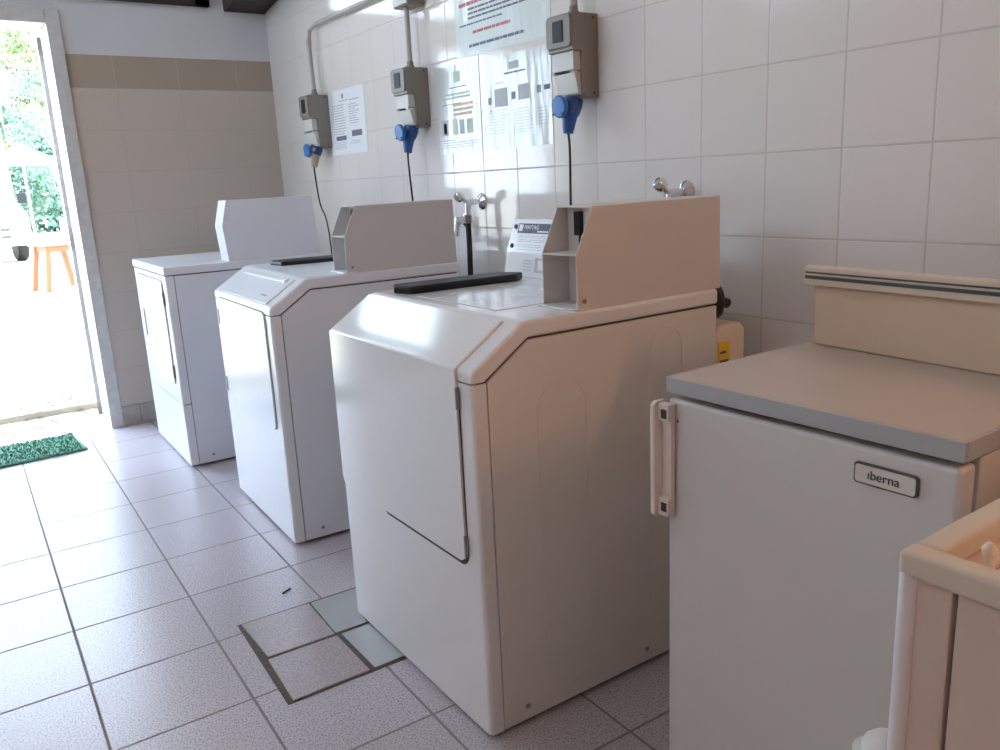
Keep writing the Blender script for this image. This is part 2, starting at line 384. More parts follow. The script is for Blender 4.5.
def machine(name, label, cat, x, y, a, h1, h2, style, enam):
    t = thing(name, label, cat, (x, y, 0), a, 'coin laundry machines along the wall')
    d1 = .129 if style != 'dryer' else 0.
    zs = h2 - .036
    # inner carcass: only seen in the seams, near-black to give them their shade
    if style != 'dryer':
        part('carcass', gap, t, lambda bm: prism(bm, [(.012, .03), (.012, h1 - .03), (d1 + .006, h2 - .012), (DM - .006, h2 - .012), (DM - .006, .03)], 1, .006, W - .006), False)
        part('front_panel', enam, t, lambda bm: prism(bm, rrect(0, .08, 0, W, .02, 5)[0:0] + [(0, .012), (.034, .012), (.034, h1 - .026), (0, h1 - .026)], 1, 0, W, .011, 4,
             lambda a_, b_: abs(a_.x) < 1e-5 and abs(b_.x) < 1e-5 and abs(a_.y - b_.y) < 1e-5))
        cap = [(0, h1 - .022), (0, h1), (d1, h2), (DM, h2), (DM, zs), (d1 + .012, zs), (.036, h1 - .022)]
        part('top_cover', enam, t, lambda bm: prism(bm, cap, 1, -.001, W + .001, .009, 4,
             lambda a_, b_: not (a_.x > DM - .001 and b_.x > DM - .001) and max(a_.z, b_.z) > h1 - .021))
        side = [(.037, .012), (.037, h1 - .025), (d1 + .012, zs - .004), (DM, zs - .004), (DM, .012)]
    else:
        part('carcass', gap, t, lambda bm: box(bm, .012, DM - .006, .006, W - .006, .03, h2 - .01), False)
        part('front_panel', enam, t, lambda bm: prism(bm, [(0, .290), (.034, .290), (.034, zs - .003), (0, zs - .003)], 1, 0, W, .010, 4,
             lambda a_, b_: abs(a_.x) < 1e-5 and abs(b_.x) < 1e-5 and abs(a_.y - b_.y) < 1e-5))
        part('kick_panel', enam, t, lambda bm: prism(bm, [(0, .012), (.034, .012), (.034, .286), (0, .286)], 1, 0, W, .010, 4,
             lambda a_, b_: abs(a_.x) < 1e-5 and abs(b_.x) < 1e-5 and abs(a_.y - b_.y) < 1e-5))
        part('top_cover', enam, t, lambda bm: box(bm, -.004, DM, -.002, W + .002, zs, h2, .007, 3))
        side = [(.037, .012), (.037, zs - .004), (DM, zs - .004), (DM, .012)]
    for v0, v1 in ((0, .012), (W - .012, W)):
        part('side_panel', side_paint if style == 'washer' else side_cool, t, lambda bm, v0=v0, v1=v1: prism(bm, side, 1, v0, v1, .0012, 1))
    for u in (.07, DM - .07):
        for v in (.07, W - .07):
            part('foot', rubber, t, lambda bm, u=u, v=v: cyl(bm, (u, v, 0), (u, v, .03), .022, .018))
    # side screws near the floor
    for u in (.10, .46):
        part('screw', steel, t, lambda bm, u=u: cyl(bm, (u, -.0015, .045), (u, .004, .045), .006, n=10))
    # door
    if style == 'washer':
        def f(bm):
            prism(bm, rrect(.052, W - .012, .40, .95, .025, 6), 0, -.006, .004)
            # trim everything above the bend and continue along the slope
            geom = bm.verts[:] + bm.edges[:] + bm.faces[:]
            bmesh.ops.bisect_plane(bm, geom=geom, plane_co=(0, 0, h1), plane_no=(0, 0, 1), clear_outer=True)
            s = Vector((d1, 0, h2 - h1)).normalized(); n = Vector((-s.z, 0, s.x))
            A = Vector((0, 0, h1)); B = Vector((d1, 0, h2)) - s * .012
            bend = Vector((-.006, 0, h1 + .003))
            prof = [(-.006, h1 - .002), (bend.x + .001, bend.z), ((B + n * .006).x, (B + n * .006).z), ((B - n * .003).x, (B - n * .003).z), (.004, h1 - .002)]
            prism(bm, prof, 1, .052, W - .012, .004, 3, lambda a_, b_: max(a_.z, b_.z) > h1 + .003)
        part('door', enam, t, f)
        part('door_gap_shade', gap, t, lambda bm: prism(bm, rrect(.047, W - .24, .389, h1 - .03, .030, 6), 0, -.0008, .003))  # dark plate painting the shadow line around the bent door
        for z in (.440, .758):
            part('hinge', steel, t, lambda bm, z=z: cyl(bm, (-.006, .047, z - .022), (-.006, .047, z + .022), .0045, n=10))
    else:
        z0, z1 = (.402, h1 - .018) if style == 'combo' else (.372, .822)
        v0, v1 = (.055, .625) if style == 'combo' else (.075, .60)
        part('door_gap_shade', gap, t, lambda bm: prism(bm, rrect(v0 - .003, v1 + .003, z0 - .004, z1 + .003, .022, 5), 0, -.0006, .004))  # dark plate standing in for the shade in the door gap
        d = part('door', enam, t, lambda bm: prism(bm, rrect(v0, v1, z0, z1, .02, 5), 0, -.006, .004, .0025, 2, lambda a_, b_: a_.x < -.005 and b_.x < -.005))
        hv = v1 + .006 if style == 'combo' else v0 - .006
        for z in (z0 + .055, z1 - .075):
            part('hinge', steel, t, lambda bm, z=z: cyl(bm, (-.004, hv, z - .028), (-.004, hv, z + .028), .005, n=10))
        if style == 'dryer':
            part('handle', grey_lt, d, lambda bm: prism(bm, rrect(v1 - .07, v1 - .045, .53, .66, .012, 5), 0, -.012, -.004))
        else:
            # control fascia on the slope
            s = Vector((d1, 0, h2 - h1)).normalized(); n = Vector((-s.z, 0, s.x)); A = Vector((0, 0, h1))
            def q(bm, s0, s1, v0, v1, t0, t1, bev=.002):
                pr = [A + s * s0 + n * t0, A + s * s1 + n * t0, A + s * s1 + n * t1, A + s * s0 + n * t1]
                prism(bm, [(p.x, p.z) for p in pr], 1, v0, v1, bev, 2)
            fa = part('fascia', enam, t, lambda bm: q(bm, .012, .138, .06, .615, .0, .004))
            part('grip_strip', plate_w, fa, lambda bm: q(bm, .112, .132, .10, .58, .004, .010, .004))
            part('badge', ink, fa, lambda bm: q(bm, .040, .046, .13, .185, .0035, .005, .0003))
    # raised ovals on the near side
    if style == 'washer':
        for u0, u1, z0, z1 in ((.155, .285, .05, .765), (.475, .575, .05, .835)):
            def f(bm, u0=u0, u1=u1, z0=z0, z1=z1):
                pts = rrect(u0, u1, z0, z1, (u1 - u0) / 2 - .001, 10)
                tube(bm, [(p_[0], .0004, p_[1]) for p_ in pts + [pts[0]]], .0013, 6)
            part('pressed_ridge', side_paint, t, f)
    # coin box
    cu0, cu1 = (.275, DM + (.02 if style == 'washer' else .0)) if style != 'dryer' else (.262, DM + .0)
    cv0, cv1 = (.008, .125)
    hz = 1.113 if style != 'dryer' else 1.142; mz = 1.015 if style != 'dryer' else 1.035
    tu = cu0 + .046
    if style == 'dryer': cu1 = DM; bk = .09
    out = [(cu0 + (.012 if style == 'dryer' else 0), h2), (cu0, mz), (tu if style != 'dryer' else cu0 + .028, hz), (cu1 - (.004 if style != 'dryer' else .018), hz + .002), (cu1 - (0 if style != 'dryer' else .0), h2)]
    def f(bm):
        th = .003
        prism(bm, out, 1, cv0, cv0 + th, .0008, 1); prism(bm, out, 1, cv1 - th, cv1, .0008, 1)
        n = len(out)
        def strip(a_, b_):
            d_ = Vector((b_[0] - a_[0], b_[1] - a_[1])).normalized(); nn = Vector((d_.y, -d_.x)) * th
            prism(bm, [a_, b_, (b_[0] + nn.x, b_[1] + nn.y), (a_[0] + nn.x, a_[1] + nn.y)], 1, cv0 + th, cv1 - th)
        strip(out[2], out[3]); strip(out[3], out[4])
        if style == 'dryer': strip(out[0], out[1]); strip(out[1], out[2])
        # base sheet
        prism(bm, [(cu0 + .03, h2), (cu1, h2), (cu1, h2 + th), (cu0 + .03, h2 + th)], 1, cv0 + th, cv1 - th)
    cb = part('coin_box', coin_paint if style == 'washer' else (side_cool if style == 'dryer' else mat('grey_coin_box_paint', (.60, .59, .60), .42)), t, f, False)
    if style != 'dryer':
        part('shelf', coin_in, cb, lambda bm: box(bm, cu0 + .001, cu0 + .073, cv0 + .003, cv1 - .003, mz - .002, mz + .001, .0005, 1), False)
        part('back_plate', coin_in, cb, lambda bm: box(bm, cu0 + .072, cu0 + .079, cv0 + .003, cv1 - .003, h2, hz - .004), False)
        part('coin_slot', black, cb, lambda bm: box(bm, cu0 + .062, cu0 + .073, cv0 + .060, cv0 + .082, mz + .035, hz - .012, .002))
        part('slot_track', black, cb, lambda bm: box(bm, cu0 + .069, cu0 + .073, cv0 + .069, cv0 + .074, mz + .004, mz + .036))
        def f(bm):
            lathe(bm, [(.012, 0), (.012, .006), (.008, .010), (0, .011)], (cu0 + .072, cv0 + .050, mz - .06), (-1, 0, 0), 16)
            box(bm, cu0 + .066, cu0 + .073, cv0 + .035, cv0 + .062, mz - .098, mz - .082, .002)
        part('lock', chrome, cb, f)
        part('coin_return', black, cb, lambda bm: box(bm, cu0 + .068, cu0 + .073, cv0 + .036, cv0 + .062, mz - .044, mz - .008, .002))
        part('screw', steel, cb, lambda bm: cyl(bm, (cu0 + .02, cv0 - .0012, h2 + .018), (cu0 + .02, cv0 + .003, h2 + .018), .005, n=12))
        part('base_flange', enam, cb, lambda bm: box(bm, cu0 - .012, cu0 + .03, cv0 - .004, cv1 + .006, h2, h2 + .004, .001, 1))
    return t

m1 = machine('tumble_dryer', 'white dryer standing nearest the doorway, with closed white coin box on top', 'dryer',
             -.9212, 3.6131, -.0285, .8, .8845, 'dryer', enamel_cool)
m2 = machine('washing_machine', 'white washer in the middle of the three coin machines, framed front door catching daylight', 'washing machine',
             -.8718, 2.5239, -.0432, .8118, .8963, 'combo', enamel_cool)
m3 = machine('washing_machine', 'large white washer nearest the camera, beside the fridge, with a bent glossy door', 'washing machine',
             -.9176, 1.2966, -.0159, .8157, .9009, 'washer', enamel)

# black dispenser edging + control console
def f(bm):
    prism(bm, [(.150, .600), (.172, .545), (.50, .535), (.535, .560), (.50, .630), (.17, .640)], 2, .9009, .921, .006, 3)
part('dispenser_lid', black, m3, f)
def f(bm):
    prism(bm, [(.20, .60), (.215, .50), (.48, .485), (.50, .52), (.48, .60), (.22, .62)], 2, .8963, .912, .005, 3)
part('dispenser_lid', black, m2, f)
def console(t, h2, m):
    v0, v1 = .135, .690
    pr = [(.560, h2), (.572, h2 + .066), (.604, h2 + .160), (.632, h2 + .160), (.660, h2)]
    c = part('control_console', m, t, lambda bm: prism(bm, pr, 1, v0, v1, .003, 2))
    a, b = Vector((.572, 0, h2 + .066)), Vector((.604, 0, h2 + .160)); s = (b - a).normalized(); n = Vector((-s.z, 0, s.x))
    def q(bm, s0, s1, v0, v1, t0=0., t1=.0006):
        P = [a + s * s0 + n * t0, a + s * s1 + n * t0, a + s * s1 + n * t1, a + s * s0 + n * t1]
        prism(bm, [(p_.x, p_.z) for p_ in P], 1, v0, v1)
    return c, a, s, n, q
c3, ca, cs, cn, cq = console(m3, .9009, enamel)
part('instruction_film', plate_w, c3, lambda bm: cq(bm, .002, .096, .15, .685, 0, .0012), False)
part('title_band', navy, c3, lambda bm: cq(bm, .058, .086, .15, .655, .0012, .0018), False)
def f(bm):
    for s0, w in ((.050, .48), (.045, .40), (.038, .47), (.033, .30), (.024, .47), (.018, .36), (.010, .25)):
        v = .645
        while v > .655 - w:
            l = random.uniform(.02, .05); cq(bm, s0, s0 + .0018, v - l, v, .0012, .0016); v -= l + .006
part('fine_print', inkl, c3, f, False)
for s0 in (.020, .076):
    P = ca + cs * s0; part('fixing_screw', black, c3, lambda bm: cyl(bm, (P.x, .667, P.z), (P.x + cn.x * .004, .667, P.z + cn.z * .004), .007, n=14))
X = Vector((0, -1, 0)); M4 = Matrix(((X.x, cs.x, cn.x, 0), (X.y, cs.y, cn.y, 0), (X.z, cs.z, cn.z, 0), (0, 0, 0, 1)))
pp = ca + cs * .075 + cn * .002
lt = mat('white_lettering', (.8, .82, .85), .4)
text_mesh('title_lettering', 'MAYTAG', .017, Matrix.Translation((pp.x, .625, pp.z)) @ M4, lt, c3, .0003)
def f(bm):
    for v, l in ((.56, .05), (.50, .04), (.45, .05)): cq(bm, .0615, .0655, v - l, v, .0018, .0022)
o = part('title_small_print', lt, c3, f, False); o['kind'] = 'stuff'
part('title_logo', lt, c3, lambda bm: cq(bm, .064, .083, .632, .650, .0018, .0024), False)
lp = Vector((.566, 0, .9009 + .033)); ls = Vector((.012, 0, .066)).normalized()
def f(bm):
    def r(s0, s1, v0, v1):
        P = [(.5595 + .1818 * s0, .9009 + s0), (.5595 + .1818 * s1, .9009 + s1), (.5587 + .1818 * s1, .9009 + s1), (.5587 + .1818 * s0, .9009 + s0)]
        prism(bm, P, 1, v0, v1)
    r(.016, .056, .535, .545); r(.016, .024, .508, .545); r(.050, .056, .512, .545)
    for k in range(4): r(.020 + k * .009, .022 + k * .009, .56, .60)
part('console_mark', inkl, c3, f, False)
c2 = console(m2, .8963, enamel_cool)[0]; bpy.data.objects.remove(c2, do_unlink=True)  # the middle washer's console is hidden by its coin box

# loose lid sheet seam on the washer top
def f(bm):
    box(bm, .165, .52, .15, .50, .9005, .9022, .0006, 1)
def scuffed():
    m = mat('scuffed_lid_enamel', (.78, .78, .79), .14); N = NT(m); b = N.n['Principled BSDF']
    g = N.n.new('ShaderNodeNewGeometry'); mp = N.n.new('ShaderNodeMapping'); mp.inputs['Scale'].default_value = (9, 26, 1)
    N.l.new(g.outputs['Position'], mp.inputs[0]); f_ = N.noise(mp.outputs[0], 1.3, 5, .65)
    q = N.n.new('ShaderNodeMapRange'); N.l.new(f_, q.inputs[0]); q.inputs[1].default_value = .52; q.inputs[2].default_value = .68
    N.l.new(N.mix(q.outputs[0], (.78, .78, .79), (.42, .42, .44)), b.inputs['Base Color'])
    N.l.new(N.m('ADD', N.m('MULTIPLY', q.outputs[0], .35), .12), b.inputs['Roughness'])
    return m
part('lid_plate', scuffed(), m3, f)

# ------------------------------------------------------------------ fridge
FX, FY, FW, FD_, FH = -.7781, .4441, .4723, .55, .85
fr_ = thing('refrigerator', 'small white undercounter fridge with scuffed door and grey edged worktop', 'fridge', (FX, FY, 0), .002)
def spots():
    m = mat('scuffed_fridge_enamel', (.66, .655, .645), .38); N = NT(m); b = N.n['Principled BSDF']
    g = N.n.new('ShaderNodeNewGeometry'); v = N.n.new('ShaderNodeTexVoronoi'); v.inputs['Scale'].default_value = 9
    N.l.new(g.outputs['Position'], v.inputs['Vector'])
    t = N.m('LESS_THAN', v.outputs['Distance'], .035)
    base = N.mix(N.noise(g.outputs['Position'], 2.2, 4), (.66, .635, .61), (.57, .545, .525))
    N.l.new(N.mix(N.m('MULTIPLY', t, .75), base, (.10, .09, .08)), b.inputs['Base Color'])
    return m
fridge_m = spots()
side_m = mat('fridge_side_paint', (.60, .56, .50), .4)
top_m = mat('laminate_worktop', (.52, .45, .385), .42, mottle=.12, mscale=9)
edge_m = mat('grey_worktop_edging', (.40, .41, .42), .35)
part('cabinet', side_m, fr_, lambda bm: box(bm, .052, FD_, .004, FW - .004, .02, FH - .032, .004))
part('door_seal', gap, fr_, lambda bm: box(bm, .040, .054, .010, FW - .010, .05, FH - .05))
fd = part('door', fridge_m, fr_, lambda bm: box(bm, 0, .040, .002, FW, .045, FH - .036, .007, 3))
part('kick_plate', gap, fr_, lambda bm: box(bm, .06, .075, .01, FW - .01, .0, .05))
part('worktop', top_m, fr_, lambda bm: box(bm, .003, FD_, .001, FW - .001, FH - .024, FH + .0003, .001, 1))
part('worktop_edging', edge_m, fr_, lambda bm: (box(bm, -.003, .003, -.002, FW + .002, FH - .026, FH, .001, 1),
     box(bm, .003, FD_, -.003, .001, FH - .026, FH, .001, 1), box(bm, .003, FD_, FW - .001, FW + .003, FH - .026, FH, .001, 1)))
hand_m = mat('ivory_handle_plastic', (.76, .69, .62), .35)
def f(bm):
    prism(bm, [(-.030, .615), (-.030, .806), (-.022, .812), (-.002, .812), (-.002, .609), (-.022, .609)], 1, FW + .002, FW + .012, .003, 2)
    box(bm, -.012, -.002, FW - .019, FW + .006, .618, .803, .002, 2)
    box(bm, -.020, -.002, FW - .019, FW + .006, .778, .808, .003, 2); box(bm, -.020, -.002, FW - .019, FW + .006, .613, .645, .003, 2)
hd = part('handle', hand_m, fd, f)
for z in (.792, .630): part('screw_recess_shade', gap, hd, lambda bm: box(bm, -.0215, -.0195, FW - .016, FW - .005, z - .0075, z + .0075), False)  # dark block in place of the shaded screw hole
def f(bm):
    prism(bm, rrect(.050, .136, .764, .793, .005, 5), 0, -.004, 0)
bd = part('nameplate', mat('nameplate_border', (.09, .09, .09), .4), fd, f)
part('nameplate_face', mat('nameplate_ivory', (.66, .62, .56), .4), bd, lambda bm: prism(bm, rrect(.0525, .1335, .7665, .7905, .004, 5), 0, -.005, -.003))
MT = Matrix(((0, 0, -1, 0), (-1, 0, 0, 0), (0, 1, 0, 0), (0, 0, 0, 1)))
text_mesh('nameplate_lettering', '\u0131berna', .0175, Matrix.Translation((-.0052, .0945, .7785)) @ MT, mat('nameplate_ink', (.02, .03, .05), .5), bd, .0004, 'CENTER')

# ------------------------------------------------------------------ cream bin on the fridge
bn = thing('storage_tray', 'long cream plastic tray with two dark stripes on its rim, lying on the fridge top', 'plastic tray', (-.424, .905, .8505), -.085 * 0)
bn.rotation_euler = (0, 0, -.085)
def f(bm):
    # outline over y, from far end (0) towards the camera
    prism(bm, [(.012, 0), (.008, .122), (.24, .088), (.235, 0)], 1, -.60, -.006, .004, 2)
part('tray_body', cream, bn, f)
def f(bm):
    prism(bm, [(-.006, .112), (-.006, .144), (.004, .147), (.25, .104), (.25, .080), (.006, .110)], 1, -.612, .006, .002, 2)
part('rim', cream_rim, bn, f)
part('rim_stripe', stripe, bn, lambda bm: box(bm, -.0075, -.0055, -.608, .002, .1335, .1365), False)
part('rim_stripe', stripe, bn, lambda bm: box(bm, -.0078, -.0055, -.608, .002, .1235, .1295), False)

# ------------------------------------------------------------------ machine in the lower right corner
tub_m = mat('ivory_tub_plastic', (.62, .565, .47), .4)
tubside = mat('beige_tub_side', (.66, .55, .48), .45)
tb = thing('twin_tub_washer', 'cream tub washer cut off by the right edge, white peg in its well', 'washing machine', (-1.098, .345, 0))
part('side_body', tubside, tb, lambda bm: box(bm, .006, .75, -.046, -.006, .03, .826, .004))
part('front_body', tubside, tb, lambda bm: box(bm, .006, .75, -.46, -.049, .03, .826, .003))
tall = mat('corner_highlight_white', (.78, .80, .84), .3)
part('corner_highlight', tall, tb, lambda bm: cyl(bm, (.008, -.008, .03), (.008, -.008, .83), .0085, n=16))  # rounded corner with its bright highlight put into the colour
def f(bm):
    box(bm, 0, .026, -.47, 0, .826, .85, .005, 3); box(bm, .026, .75, -.026, 0, .826, .85, .005, 3)
    box(bm, .72, .75, -.47, -.026, .815, .85, .004, 2); box(bm, .026, .72, -.47, -.44, .815, .85, .004, 2)
part('top_rim', tub_m, tb, f)
part('well', mat('grey_well_plastic', (.20, .19, .18), .45), tb, lambda bm: box(bm, .02, .73, -.45, -.02, .8, .822), False)
part('inner_ledge', mat('tan_well_ledge', (.36, .30, .23), .5), tb, lambda bm: box(bm, .05, .70, -.40, -.08, .822, .829, .003), False)
part('peg', mat('white_peg_plastic', (.85, .76, .66), .35), tb, lambda bm: lathe(bm, [(.0065, 0), (.0065, .004), (.004, .009), (.0038, .014), (.006, .019), (.0062, .024), (.003, .029), (0, .030)], (.066, -.045, .822), (0, 0, 1), 16))
for u in (.05, .68):
    for v in (-.05, -.40):
        part('foot', rubber, tb, lambda bm, u=u, v=v: cyl(bm, (u, v, 0), (u, v, .03), .02))
hose_m = mat('white_hose_plastic', (.72, .71, .68), .35)
part('drain_hose', hose_m, tb, lambda bm: tube(bm, [(.05, -.01, .585), (.05, .014, .607), (.05, .029, .600), (.05, .034, .57), (.05, .038, .3), (.06, .04, .03)], .024, 16, 5))

# ------------------------------------------------------------------ sockets, plugs, conduits
def socket(y0, y1, z0, z1, label, dep=.10):
    t = thing('socket_box', label, 'socket box', (0, (y0 + y1) / 2, z0), 0, 'socket boxes on the tiled wall')
    w = (y1 - y0) / 2; h = z1 - z0
    part('housing', grey_pl, t, lambda bm: (prism(bm, [(0, 0), (0, h), (-dep, h), (-dep, h * .56), (-dep * .66, h * .55), (-dep * .62, h * .05), (-dep * .45, 0)], 1, -w, w, .003, 2)))
    part('switch_bezel', grey_pl, t, lambda bm: prism(bm, rrect(-w + .001, w - .001, h * .60, h * .985, .012, 5), 0, -dep - .008, -dep + .001, .002, 1))
    part('switch_window', black, t, lambda bm: box(bm, -dep - .0105, -dep - .007, -w * .42, w * .38, h * .67, h * .92, .003))
    lid = part('flap', grey_lt, t, lambda bm: box(bm, -dep * .92, -dep * .6, -w + .008, w - .004, h * .33, h * .555, .003))
    for s in (-1, 1): part('flap_pin', chrome, lid, lambda bm: cyl(bm, (-dep * .92 - .003, s * w * .7, h * .315), (-dep * .55, s * w * .7, h * .315), .005, n=10))
    part('lower_plate', grey_lt, t, lambda bm: prism(bm, [(-dep * .60, h * .31), (-dep * .86, h * .30), (-dep * .72, h * .05), (-dep * .60, h * .03)], 1, -w + .01, w - .006, .002, 1))
    for zz in (.012, h - .012): part('corner_screw', gap, t, lambda bm: cyl(bm, (-.02, -w - .001, zz), (-.02, -w + .002, zz), .004, n=8))
    part('cable_gland', grey_pl, t, lambda bm: lathe(bm, [(.017, 0), (.017, .012), (.013, .016), (.013, .026), (.010, .030)], (-.045, 0, h - .001), (0, 0, 1), 14))
    return t
def plug(y, z, end, label, body=blue, low=None, cable_r=.0038):
    t = thing('power_plug', label, 'plug', (-.085, y, z), 0, 'plugs in the socket boxes')
    part('plug_body', low or body, t, lambda bm: tube(bm, [(.025, 0, .0), (.020, 0, -.02), (.012, 0, -.07), (.010, 0, -.085)], [.029, .026, .018, .015], 16))
    part('plug_collar', body, t, lambda bm: tube(bm, [(.034, 0, .014), (.029, 0, -.004), (.020, 0, -.028)], [.030, .031, .027], 18))
    c = part('flap_cap', blue_lt, t, lambda bm: lathe(bm, [(.030, 0), (.033, .004), (.033, .012), (.029, .016), (0, .017)], (-.008, .004, -.006), (-1, 0, -.12), 24))
    for s, q in ((-1, -1), (1, -1), (-1, 1), (1, 1)):
        part('cap_notch', gap, c, lambda bm: cyl(bm, (-.0262, .004 + .020 * s, -.008 + .020 * q), (-.0235, .004 + .020 * s, -.008 + .020 * q), .003, n=8))
    part('cable', rubber, t, lambda bm: tube(bm, [(.010, 0, -.08)] + [tuple(Vector(p_) - Vector((-.085, y, z))) for p_ in end], cable_r, 8, 5))
    return t
socket(1.932, 2.045, 1.400, 1.634, 'grey socket box nearest the camera, at the right of the posters')
socket(2.92, 3.03, 1.390, 1.612, 'grey socket box over the middle washer, at the left of the plastic posters')
socket(3.87, 3.98, 1.365, 1.610, 'grey socket box farthest from the camera, nearest the corner of the room')
plug(1.992, 1.385, [(-.076, 1.985, 1.25), (-.078, 1.985, 1.10), (-.078, 1.985, .95), (-.06, 1.98, .4), (-.05, 1.98, .0)], 'blue plug hanging under the socket box nearest the camera')
plug(2.99, 1.380, [(-.078, 2.985, 1.25), (-.076, 2.975, 1.10), (-.07, 2.965, .95), (-.06, 2.93, .4), (-.05, 2.93, .0)], 'all blue plug under the socket box over the middle washer')
plug(3.94, 1.362, [(-.078, 3.935, 1.25), (-.072, 3.92, 1.10), (-.06, 3.87, .95), (-.05, 3.87, .4), (-.05, 3.87, .0)], 'blue plug with a beige lower body under the farthest socket box', blue, beige_pl)
cond = mat('conduit_grey_pvc', (.42, .40, .38), .4)
o = link('conduit', (lambda bm: (tube(bm, [(-.045, 3.925, 1.635), (-.045, 3.935, 1.86), (-.035, 3.935, 1.91), (-.022, 3.89, 1.93), (-.022, 3.0, 1.93), (-.022, 2.99, 1.90)], .0095, 10), tube(bm, [(-.045, 3.935, 1.84), (-.045, 3.935, 1.865)], .013, 10), bm)[-1])(new()), cond)
tag(o, 'thin grey conduit rising from the farthest socket box and turning along the wall', 'conduit', 'electrical conduits')
o = link('conduit', (lambda bm: (tube(bm, [(-.045, 2.975, 1.64), (-.045, 2.975, 1.835)], .0105, 12), bm)[-1])(new()), cond)
tag(o, 'short upright conduit between the middle socket box and the junction box above', 'conduit', 'electrical conduits')
o = link('conduit', (lambda bm: (tube(bm, [(-.045, 1.988, 1.66), (-.045, 1.988, 2.3), (-.03, 1.988, 2.99)], .0115, 12), bm)[-1])(new()), cond)
tag(o, 'upright grey conduit on top of the socket box nearest the camera', 'conduit', 'electrical conduits')
jb = thing('junction_box', 'flat grey junction box at the top edge above the middle socket box', 'junction box', (0, 2.975, 1.835))
part('box', grey_pl, jb, lambda bm: box(bm, -.075, 0, -.065, .055, 0, .09, .008, 3))
part('lid', grey_lt, jb, lambda bm: box(bm, -.079, -.073, -.06, .05, .006, .084, .003, 2))

# ------------------------------------------------------------------ posters
def poster(label, y0, y1, z0, z1, m, blocks, thick=.0015):
    t = thing('poster', label, 'poster', (0, y1, z0), 0, 'notices on the tiled wall')
    w = y1 - y0; h = z1 - z0
    part('sheet', m, t, lambda bm: box(bm, -thick, 0, -w, 0, 0, h), False)
    by = {}
    for u0, u1, v0, v1, mm in blocks:       # u from the left of the sheet, v from the bottom
        if v1 - v0 > .04: part('printed_picture', mm, t, lambda bm: box(bm, -thick - .0004, -thick + .0001, -u1 * w, -u0 * w, v0 * h, v1 * h), False)
        else: by.setdefault(mm.name, (mm, []))[1].append((u0, u1, v0, v1))
    for mm, rs in by.values():
        o = part('printed_text', mm, t, lambda bm: [box(bm, -thick - .0004, -thick + .0001, -u1 * w, -u0 * w, v0 * h, v1 * h) for u0, u1, v0, v1 in rs], False)
        o['kind'] = 'stuff'
    return t
def lines(u0, u1, v0, v1, n, mm, jit=.2, th=.24):
    out = []
    for k in range(n):
        v = v1 - (v1 - v0) * (k + .5) / n; u = u0; e = u1 - random.random() * jit * (u1 - u0)
        while u < e - .004:
            l = random.uniform(.02, .09); out.append((u, min(u + l, e), v, v + (v1 - v0) / n * th, mm)); u += l + .006
    return out
B1 = lines(.10, .46, .30, .78, 12, ink) + lines(.56, .86, .44, .76, 9, ink, .4) + [(.14, .44, .22, .29, ink_dark), (.60, .88, .26, .35, ink_dark)] \
    + lines(.08, .5, .08, .20, 4, ink) + lines(.55, .9, .14, .2, 2, ink, .5) + [(.38, .44, .86, .93, ink)] + lines(.30, .55, .80, .84, 1, ink) + lines(.58, .85, .79, .83, 1, ink_dark, .05)
poster('white two column notice beside the farthest socket box', 3.485, 3.865, 1.325, 1.618, paper, B1)
B2 = [(.42, .58, .80, .92, green_print)] + lines(.32, .72, .72, .76, 1, ink_dark, .05) + lines(.12, .84, .60, .68, 2, green_print, .1, .6) + \
    lines(.12, .6, .54, .58, 1, ink) + lines(.38, .85, .40, .56, 3, orange_print, .2, .6) + [(.08, .24, .22, .40, inkl), (.13, .20, .24, .36, ink_dark), (.34, .46, .22, .40, green_print), (.52, .62, .22, .38, inkl), (.68, .82, .22, .38, green_print)] \
    + lines(.02, .95, .06, .17, 4, ink, .6)
poster('notice sheet in clear plastic directly right of the middle socket box, with three small pictures', 2.565, 2.86, 1.277, 1.598, paper_film, B2)
B3 = [(.42, .56, .84, .92, inkl)] + lines(.34, .66, .78, .81, 1, ink, .02, .6) + [(.18, .38, .46, .66, inkl), (.08, .13, .50, .58, ink), (.44, .50, .52, .60, ink), (.54, .70, .50, .66, inkl), (.80, .86, .54, .62, ink), (.90, .98, .56, .61, ink_dark)] \
    + lines(.18, .34, .70, .73, 1, ink) + lines(.08, .38, .16, .44, 9, inkl, .3) + lines(.46, .74, .14, .42, 9, inkl, .3) + lines(.80, .98, .20, .40, 6, inkl, .3)
poster('instruction sheet in clear plastic just left of the nearest socket box, with line drawings', 2.155, 2.545, 1.279, 1.585, paper_film, B3)
B4 = [(.36, .46, .62, .80, ink)] + lines(.05, .85, .50, .56, 1, ink_red, .02, .6) + lines(.15, .8, .36, .50, 3, ink_dark, .1, .45) + lines(.05, .55, .29, .36, 1, ink_dark, .05) + lines(.20, .62, .20, .25, 1, ink_red, .05, .6) + lines(.15, .75, .06, .12, 1, ink_dark, .05, .5) + [(.70, .72, .45, .62, ink)]
poster('upper notice with red and black lines, cut off by the top of the picture', 2.150, 2.70, 1.61, 1.93, paper_film, B4)

